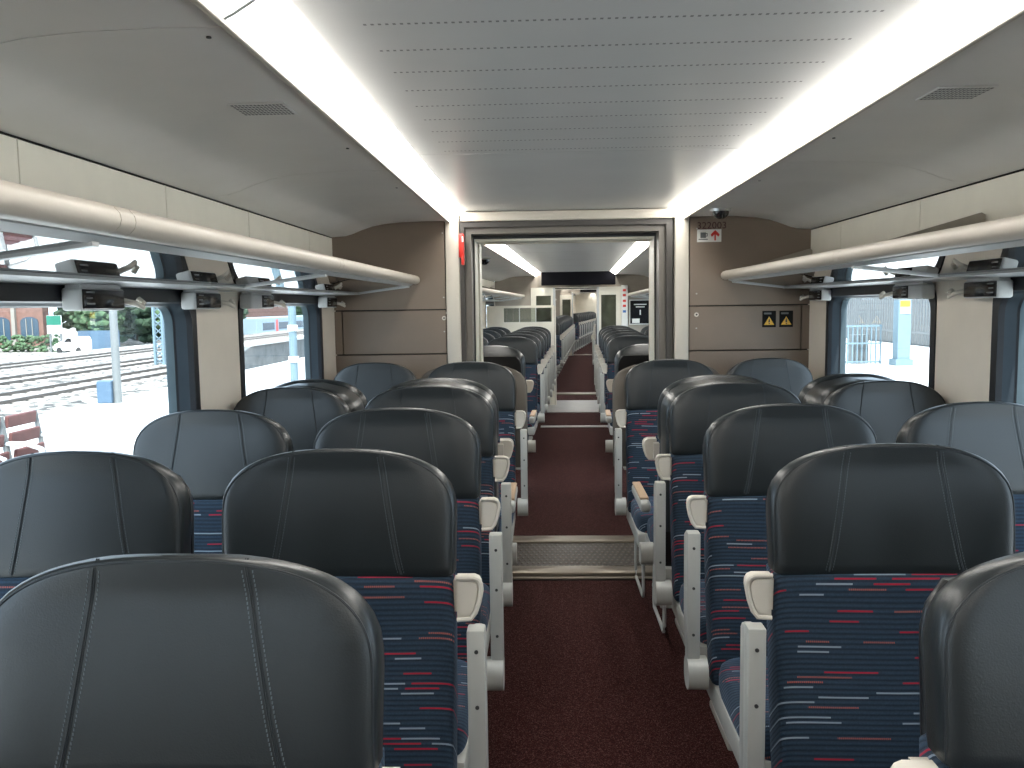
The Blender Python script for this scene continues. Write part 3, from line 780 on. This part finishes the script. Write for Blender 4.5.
# big display
bx = tag(obj('information_display', B(-.55, .63, 13.66, 13.78, 1.79, 2.0, bev=.01), mat('matt_black', (.003, .003, .005), .8, spec=.1), None, F2), 'wide black passenger information display over the narrow doorway', 'display')
b3 = tag(obj('information_display', B(-.10, .5, 22.7, 22.8, 1.80, 1.92, bev=.01), BLACKS, None, F3), 'small black display hanging in the far coach', 'display')
# metal plates in aisle of coach two
tag(obj('floor_plate', B(-.50, .50, 11.62, 13.05, 0, .012, bev=.004), mat('grey_plate', (.38, .37, .36), .35, metal=.3), None, F2), 'pale grey metal floor plate across the aisle beyond the seats', 'floor plate')
tag(obj('threshold_strip', B(-.42, .42, 10.20, 10.30, 0, .012, bev=.004), ALUP, None, F2), 'thin metal threshold strip across the maroon aisle carpet', 'threshold')
for (fr, y) in ():
    tag(obj('threshold_strip', B(-.42, .42, y, y + .12, 0, .012, bev=.004), ALUP, None, fr), 'faint metal threshold strip deep in the far coach aisle', 'threshold')
# draught screen, left of the aisle behind the last row of coach two
scn = tag(empty('draught_screen', F2 @ T(0, 12.45)), 'cream screen with a long low glass panel behind the left seats', 'screen')
bm = bmesh.new(); box(bm, -1.30, -.315, 0, .035, 0, 1.235); box(bm, -1.30, -.315, 0, .035, 1.44, 1.475); box(bm, -1.30, -1.05, 0, .035, 1.235, 1.44); box(bm, -.345, -.315, 0, .035, 1.235, 1.44)
obj('panel', bm, COVE, scn)
obj('glass', B(-1.06, -.34, .012, .018, 1.23, 1.445), SCRG, scn)
for x in (-.82, -.58): obj('mullion', B(x - .006, x + .006, .008, .026, 1.235, 1.44), ALUP, scn)
bm = bmesh.new(); cyl(bm, (-.305, .015, 0), (-.305, .015, 1.46), .018, 12); obj('end_post', bm, CREAMP, scn, smooth=True)
# dark poster on the right
ps = tag(obj('poster', B(1.02 - .15, 1.02 + .17, 13.84, 13.86, 1.16, 1.53), BLACKS, None, F2), 'black poster in a white frame on the far right end wall', 'poster')
bm = bmesh.new()
box(bm, .855, 1.205, 13.845, 13.87, 1.145, 1.545); obj('poster_frame', bm, WHITE, ps)
bm = bmesh.new(); box(bm, .93, 1.13, 13.836, 13.841, 1.46, 1.475); box(bm, .96, 1.10, 13.836, 13.841, 1.42, 1.435); box(bm, .90, 1.02, 13.836, 13.841, 1.17, 1.24); box(bm, 1.02, 1.04, 13.836, 13.841, 1.30, 1.38); obj('poster_print', bm, WHITE, ps)
st_ = tag(empty('sticker_column', F2 @ T(.80 - .02, 13.83)), 'white post with small red and blue stickers beside the narrow doorway', 'post')
obj('post', B(-.05, .05, 0, .03, 0, 1.78, bev=.004), WHITE, st_)
for i, (z, c) in enumerate(((1.70, 'r'), (1.62, 'r'), (1.53, 'r'), (1.45, 'r'), (1.36, 'b'))):
    obj('small_sticker', B(-.028, .022, -.004, 0, z - .02, z + .018), RED if c == 'r' else mat('blue_print', (.03, .12, .35), .5) if 'blue_print' not in bpy.data.materials and c == 'b' else (RED if c == 'r' else bpy.data.materials['blue_print']), st_)
for s, lab in ((-1, 'small dome camera on the left side ceiling through the doorway'), (1, 'small dome camera on the right side ceiling through the doorway')):
    c_ = tag(empty('camera_dome', F2 @ T(s * .86, 8.3 if s < 0 else 9.2, 1.95)), lab, 'camera')
    bm = bmesh.new(); cyl(bm, (0, 0, -.01), (0, 0, 0), .075, 20); obj('ring', bm, ALU, c_, smooth=True)
    bm = bmesh.new(); bmesh.ops.create_uvsphere(bm, u_segments=16, v_segments=8, radius=.055, matrix=T(0, 0, -.02)); bmesh.ops.delete(bm, geom=[v for v in bm.verts if v.co.z > -.01], context='VERTS'); obj('dome', bm, BLACKS, c_, smooth=True)

# ------------------------------------------------------------------ outside
I4 = Matrix.Identity(4)
CONC = mat('pale_concrete', (.62, .61, .58), .8, var=.08, scale=3, bump=.3, bscale=60)
CONCD = mat('grey_concrete', (.16, .17, .17), .85, var=.2, scale=2)
def ballast_mat():
    m = bpy.data.materials.new('ballast'); m.use_nodes = True; t = m.node_tree; b = t.nodes['Principled BSDF']; b.inputs['Roughness'].default_value = .9
    tc = t.nodes.new('ShaderNodeTexCoord'); v = t.nodes.new('ShaderNodeTexVoronoi'); v.inputs['Scale'].default_value = 4; t.links.new(tc.outputs['Object'], v.inputs['Vector'])
    s = t.nodes.new('ShaderNodeSeparateColor'); t.links.new(v.outputs['Color'], s.inputs[0])
    r = t.nodes.new('ShaderNodeValToRGB'); r.color_ramp.elements[0].position = .15; r.color_ramp.elements[0].color = (.03, .026, .022, 1); r.color_ramp.elements[1].position = .6; r.color_ramp.elements[1].color = (.36, .33, .29, 1)
    t.links.new(s.outputs[0], r.inputs[0]); t.links.new(r.outputs[0], b.inputs['Base Color']); return m
BAL = ballast_mat()
RAIL = mat('rail_steel', (.10, .085, .075), .5, metal=.3)
SLEEP = mat('sleeper_concrete', (.36, .33, .30), .85)
tag(obj('ground', B(-30, 160, -60, 260, -1.4, -1.05), BAL, None, I4), kind='structure')
tag(obj('ground', B(-200, -30, -60, 300, -2.5, -2.2), BAL, None, I4), kind='structure')
tag(obj('platform', B(-7.6, -1.75, -30, 140, -1.05, -.06), CONC, None, I4), kind='structure')
tag(obj('platform', B(2.05, 12.5, -30, 140, -1.05, -.06), CONC, None, I4), kind='structure')
for i, (x, lab) in enumerate(((-15.4, 'railway track nearest the left platform'), (-19.3, 'middle railway track beyond the left platform'), (-24.5, 'furthest railway track, in front of the van'))):
    tr = tag(empty('railway_track', T(x, 0, -1.05)), lab, 'track')
    for s in (-.72, .72): obj('rail', B(s - .035, s + .035, -20, 160, .05, .15), RAIL, tr)
    bm = bmesh.new()
    for k in range(200): box(bm, -1.25, 1.25, -20 + k * .75, -19.74 + k * .75, -.02, .06)
    tag(obj('sleeper', bm, SLEEP, tr), kind='stuff')
PB = mat('pale_blue_paint', (.15, .22, .26), .5); GP = mat('galvanised_grey', (.17, .18, .18), .45, metal=.2); BL = mat('slate_blue_box', (.07, .12, .18), .5)
lp = tag(empty('lamp_post', T(-7.18, 14.0, -.06)), 'grey steel lamp post on the left platform edge', 'lamp post')
bm = bmesh.new(); cyl(bm, (0, 0, 0), (0, 0, 4.5), .068, 14, .055); obj('pole', bm, GP, lp, smooth=True)
obj('control_box', B(-.30, -.05, -.12, .12, 0, .38, bev=.02), BL, lp)
obj('lamp_head', B(-.5, .1, -.1, .1, 4.45, 4.55, bev=.03), GP, lp)
mp = tag(empty('mast', T(-4.16, 14.0, -.06)), 'pale blue round mast with white clamps seen through the second left window', 'mast')
bm = bmesh.new(); cyl(bm, (0, 0, 0), (0, 0, 5), .065, 16); obj('pole', bm, PB, mp, smooth=True)
for z in (.70, 1.22):
    bm = bmesh.new(); cyl(bm, (0, 0, z - .05), (0, 0, z + .05), .085, 16); obj('clamp', bm, WHITE, mp, smooth=True)
cm_ = tag(empty('catenary_mast', T(-17.9, 39.0, -1.05)), 'pale blue lattice mast beside the tracks, right of the lamp post', 'mast')
for sx in (-.2, .2): obj('leg', B(sx - .05, sx + .05, -.08, .08, 0, 7), PB, cm_)
bm = bmesh.new()
for k in range(20):
    cyl(bm, (-.2, 0, .35 * k), (.2, 0, .35 * (k + 1)), .03, 6); cyl(bm, (.2, 0, .35 * k), (-.2, 0, .35 * (k + 1)), .03, 6)
tag(obj('lattice_brace', bm, PB, cm_), kind='stuff')
# platform bench seats
SLAT = mat('dusty_red_slat', (.13, .05, .045), .6, var=.15)
bn = tag(empty('platform_bench', T(-3.75, 5.66, -.06)), 'platform bench with dusty red slats and silver frame outside the left window', 'bench')
for j in range(2):
    y0_ = .42 - j * .44
    for z, x in ((.735, -.22), (.61, -.20), (.485, -.17)): 
        bm = bmesh.new(); box(bm, -.015, .015, 0, .36, -.047, .047, bev=.01); o = obj('back_slat', bm, SLAT, bn); o.location = (x, y0_, z); o.rotation_euler = (0, .15, 0)
    bm = bmesh.new(); box(bm, 0, .09, 0, .36, -.015, .015, bev=.008); o = obj('seat_slat', bm, SLAT, bn); o.location = (-.12, y0_, .42)
    bm = bmesh.new(); box(bm, 0, .09, 0, .36, -.015, .015, bev=.008); o = obj('seat_slat', bm, SLAT, bn); o.location = (-.02, y0_, .42)
    for y_ in (y0_ - .03, y0_ + .39):
        bm = bmesh.new(); tube(bm, [(-.24, y_, .78), (-.18, y_, .40), (.06, y_, .40)], .02, 8); obj('frame', bm, GP, bn, smooth=True)
        bm = bmesh.new(); tube(bm, [(-.22, y_, .58), (-.05, y_, .58), (.06, y_, .54), (.07, y_, .42)], .016, 8); obj('arm', bm, ALUP, bn, smooth=True)
obj('beam', B(-.04, .04, -.10, .85, .30, .37), GP, bn)
for y_ in (.05, .72):
    obj('leg', B(-.03, .03, y_ - .03, y_ + .03, 0, .31), GP, bn)
# van
vn = tag(empty('van', T(-42.3, 75.0, -2.2) @ Matrix.Diagonal((.8, .85, .88, 1))), 'small white van parked beyond the railway tracks', 'van')
VW = mat('white_van_paint', (.85, .85, .85), .3, var=.02); TY = mat('tyre', (.03, .03, .03), .8)
bm = bmesh.new(); prism(bm, [(-1.7, .25), (1.7, .25), (1.72, 1.25), (1.55, 1.62), (-.1, 1.66), (-.75, 1.15), (-1.6, .92), (-1.78, .55)], -.85, .85); bmesh.ops.bevel(bm, geom=list(bm.edges), offset=.06, segments=2, affect='EDGES'); obj('body', bm, VW, vn, smooth=True)
bm = bmesh.new(); prism(bm, [(-.55, 1.12), (.35, 1.12), (.3, 1.5), (-.1, 1.52)], -.87, .87); obj('side_window', bm, BLACKS, vn)
for x in (-1.1, 1.1):
    for y_ in (-.86, .70):
        bm = bmesh.new(); cyl(bm, (x, y_, .3), (x, y_ + .16, .3), .31, 18); obj('wheel', bm, TY, vn, smooth=True)
# brick building with arches
BR = mat('pink_brick', (.17, .09, .07), .85, var=.25, scale=2); ARW = mat('blue_window_glass', (.03, .06, .09), .2); STN = mat('pale_stone', (.25, .23, .2), .8)
bb = tag(empty('brick_building', T(-66, 90, -2.2)), 'red brick building with arched windows beyond the hedge', 'building')
obj('wall', B(-22, 12.1, 0, 1.2, 0, 12), BR, bb); obj('cornice', B(-22.3, 12.3, -.3, 1.4, 12, 12.7), STN, bb)
for i in range(7):
    x = -8.3 + i * 3.15
    bm = bmesh.new(); pts = [(x - 1.0, .6), (x + 1.0, .6), (x + 1.0, 2.6)] + [(x + 1.0 * math.cos(t * PI / 10), 2.6 + .6 * math.sin(t * PI / 10)) for t in range(1, 10)] + [(x - 1.0, 2.6)]
    prism(bm, pts, -.05, .2); a_ = obj('arched_window', bm, ARW, bb)
    for dx in (-.33, .33): obj('mullion', B(x + dx - .04, x + dx + .04, -.12, 0, .6, 3.0), STN, a_)
    obj('pier', B(x - 1.8, x - 1.4, -.35, 0, 0, 12), STN, bb)
# greenery: hedge and trees of leaf clumps
GRN = mat('leaf_green', (.06, .11, .05), .8, var=.35, scale=1.2); GRD = mat('leaf_dark', (.035, .07, .04), .8, var=.35, scale=1.2); BARK = mat('bark', (.12, .09, .06), .9)
def clump(bm, c, r, n, flat=1.0):
    for k in range(n):
        th = random.uniform(0, 2 * PI); ph = math.acos(random.uniform(-1, 1)); rr = r * random.uniform(.55, 1.0) ** .5
        p = Vector(c) + Vector((rr * math.sin(ph) * math.cos(th), rr * math.sin(ph) * math.sin(th), rr * math.cos(ph) * flat))
        s = r * random.uniform(.15, .27); m = Matrix.Translation(p) @ Matrix.Rotation(random.uniform(0, 6), 4, 'Z') @ Matrix.Diagonal((s, s * .8, s * .6, 1))
        bmesh.ops.create_icosphere(bm, subdivisions=1, radius=1, matrix=m)
hg = bmesh.new()
for k in range(26): clump(hg, (-72 + k * 1.05, 78 + random.uniform(-.4, .4), -1.6), 1.1, 42, .9)
tag(obj('hedge', hg, GRN, None, I4), 'dense green hedge in front of the brick building', 'hedge', kind='stuff')
def tree(x, y, h, r, m, lab):
    e = tag(empty('tree', T(x, y, -2.2)), lab, 'tree')
    bm = bmesh.new(); cyl(bm, (0, 0, 0), (0, 0, h * .6), .25, 8, .12); obj('trunk', bm, BARK, e)
    bm = bmesh.new(); clump(bm, (0, 0, h * .52), r, 300, h * .48 / r); obj('crown', bm, m, e)
tree(-47.5, 93, 10, 3.6, GRN, 'leafy green tree behind the white and green sign'); tree(-44.6, 84, 8, 2.6, GRN, 'young green tree between the white sign and the van'); tree(-56.5, 104, 13, 4.5, GRD, 'tall dark tree rising behind the brick building end'); tree(-50.5, 104, 13, 4.5, GRD, 'tall dark tree behind the leafy trees'); tree(-42.0, 90, 10.5, 3.3, GRD, 'dark green tree above the van'); tree(-36.5, 86, 9, 3.2, GRN, 'green tree left of the lamp post'); tree(-31.8, 81, 9, 3.0, GRD, 'dark green tree right of the lamp post')
tree(-52, 165, 11, 7, GRN, 'pale green tree far beyond the distant train')
obj_ = tag(empty('billboard', T(-44.8, 76.5, -2.2)), 'white sign with a green top panel on a post beside the hedge', 'sign')
obj('panel', B(-.68, .68, 0, .1, 1.7, 3.36), WHITE, obj_); obj('green_panel', B(-.66, .66, -.05, 0, 2.5, 3.34), mat('sign_green', (.012, .14, .09), .5), obj_)
for x in (-.5, .5): obj('post', B(x - .06, x + .06, .1, .2, 0, 3.2), GP, obj_)
tag(obj('blue_fence', B(-44.6, -40.6, 80, 80.2, -2.2, -.35), BL, None, I4), 'slate blue hoarding fence to the right of the white van', 'fence')
# opposite platform with ramp and a distant train
bm = bmesh.new(); prism(bm, [(31, -1.05), (36, -.1), (120, -.1), (120, -1.05)], -14.2, -12.5, 'x'); tag(obj('opposite_platform', bm, CONCD, None, I4), 'grey concrete platform with sloping end across the tracks', 'platform')
tag(obj('platform_coping', B(-13.0, -12.4, 36, 120, -.1, .02), CONC, None, I4), 'white coping along the opposite platform edge', 'platform edge')
tn = tag(empty('distant_train', T(-34.0, 0, 0)), 'pale blue train with dark windows standing far across the tracks', 'train')
obj('underframe', B(-1.2, 1.2, 96.5, 169.5, -2.2, -1.9), DARK, tn)
obj('body', B(-1.4, 1.4, 96, 170, -2.0, .5, bev=.15), mat('pale_train_paint', (.25, .33, .38), .4), tn)
for k in range(12): obj('window', B(1.38, 1.42, 98 + k * 6.1, 102.3 + k * 6.1, -1.0, -.15), ARW, tn)
for k in range(6): obj('door', B(1.38, 1.43, 102.9 + k * 12.2, 103.7 + k * 12.2, -1.8, .2), RED, tn)
tag(obj('terrace_building', B(-62, -45, 118, 150, -1.05, 7), BR, None, I4), 'long red brick building behind the distant train', 'building')
# right side
colr = tag(empty('platform_column', T(8.45, 20.4, -.06)), 'pale blue square column with a yellow warning sign on the right platform', 'column')
obj('shaft', B(-.15, .15, -.15, .15, 0, 4.5, bev=.01), PB, colr); obj('base', B(-.2, .2, -.2, .2, 0, .15), PB, colr)
obj('warning_sign', B(-.11, .11, -.17, -.15, 1.38, 1.52), YELL, colr); obj('white_sign', B(-.11, .11, -.17, -.15, 1.22, 1.37), WHITE, colr)
for i, (x, y, lab) in enumerate(((9.6, 30, 'second pale blue column further along the right platform'), (11.5, 44, 'far pale blue column on the right platform'), (7.2, 24, 'thin pale blue column left of the railing cage'))):
    c_ = tag(empty('platform_column', T(x, y, -.06)), lab, 'column'); obj('shaft', B(-.13, .13, -.13, .13, 0, 4.5), PB, c_); obj('base', B(-.2, .2, -.2, .2, 0, .15), PB, c_)
cg = tag(empty('railing_cage', T(7.75, 21.0, -.06)), 'pale blue railing cage on the right platform left of the column', 'railing')
for k in range(9):
    obj('upright', B(-.45 + k * .112 - .012, -.45 + k * .112 + .012, -.02, .02, 0, .95), PB, cg)
for z in (.05, .5, .92): obj('cross_bar', B(-.47, .47, -.025, .025, z - .02, z + .02), PB, cg)
obj('cabinet', B(-.2, .2, .1, .4, 0, .7), GP, cg)
fn = tag(empty('station_fence', T(13.0, 0, -.06)), 'tall pale palisade fence along the back of the right platform', 'fence')
bm = bmesh.new()
for k in range(400): box(bm, -.02, .02, 10 + k * .22, 10.10 + k * .22, 0, 2.3)
tag(obj('pale', bm, GP, fn), kind='stuff')
for z in (.4, 1.9): obj('rail', B(-.05, -.02, 10, 98, z - .04, z + .04), GP, fn)
sb = tag(empty('station_building', T(20, 40, -1.05)), 'grey station building with tall blue glazing behind the right platform fence', 'building')
obj('wall', B(0, 10, -10, 60, 0, 6), CONCD, sb)
for k in range(16): obj('glazing', B(-.05, .1, -9 + k * 4.2, -6 + k * 4.2, 1.2, 5), ARW, sb)
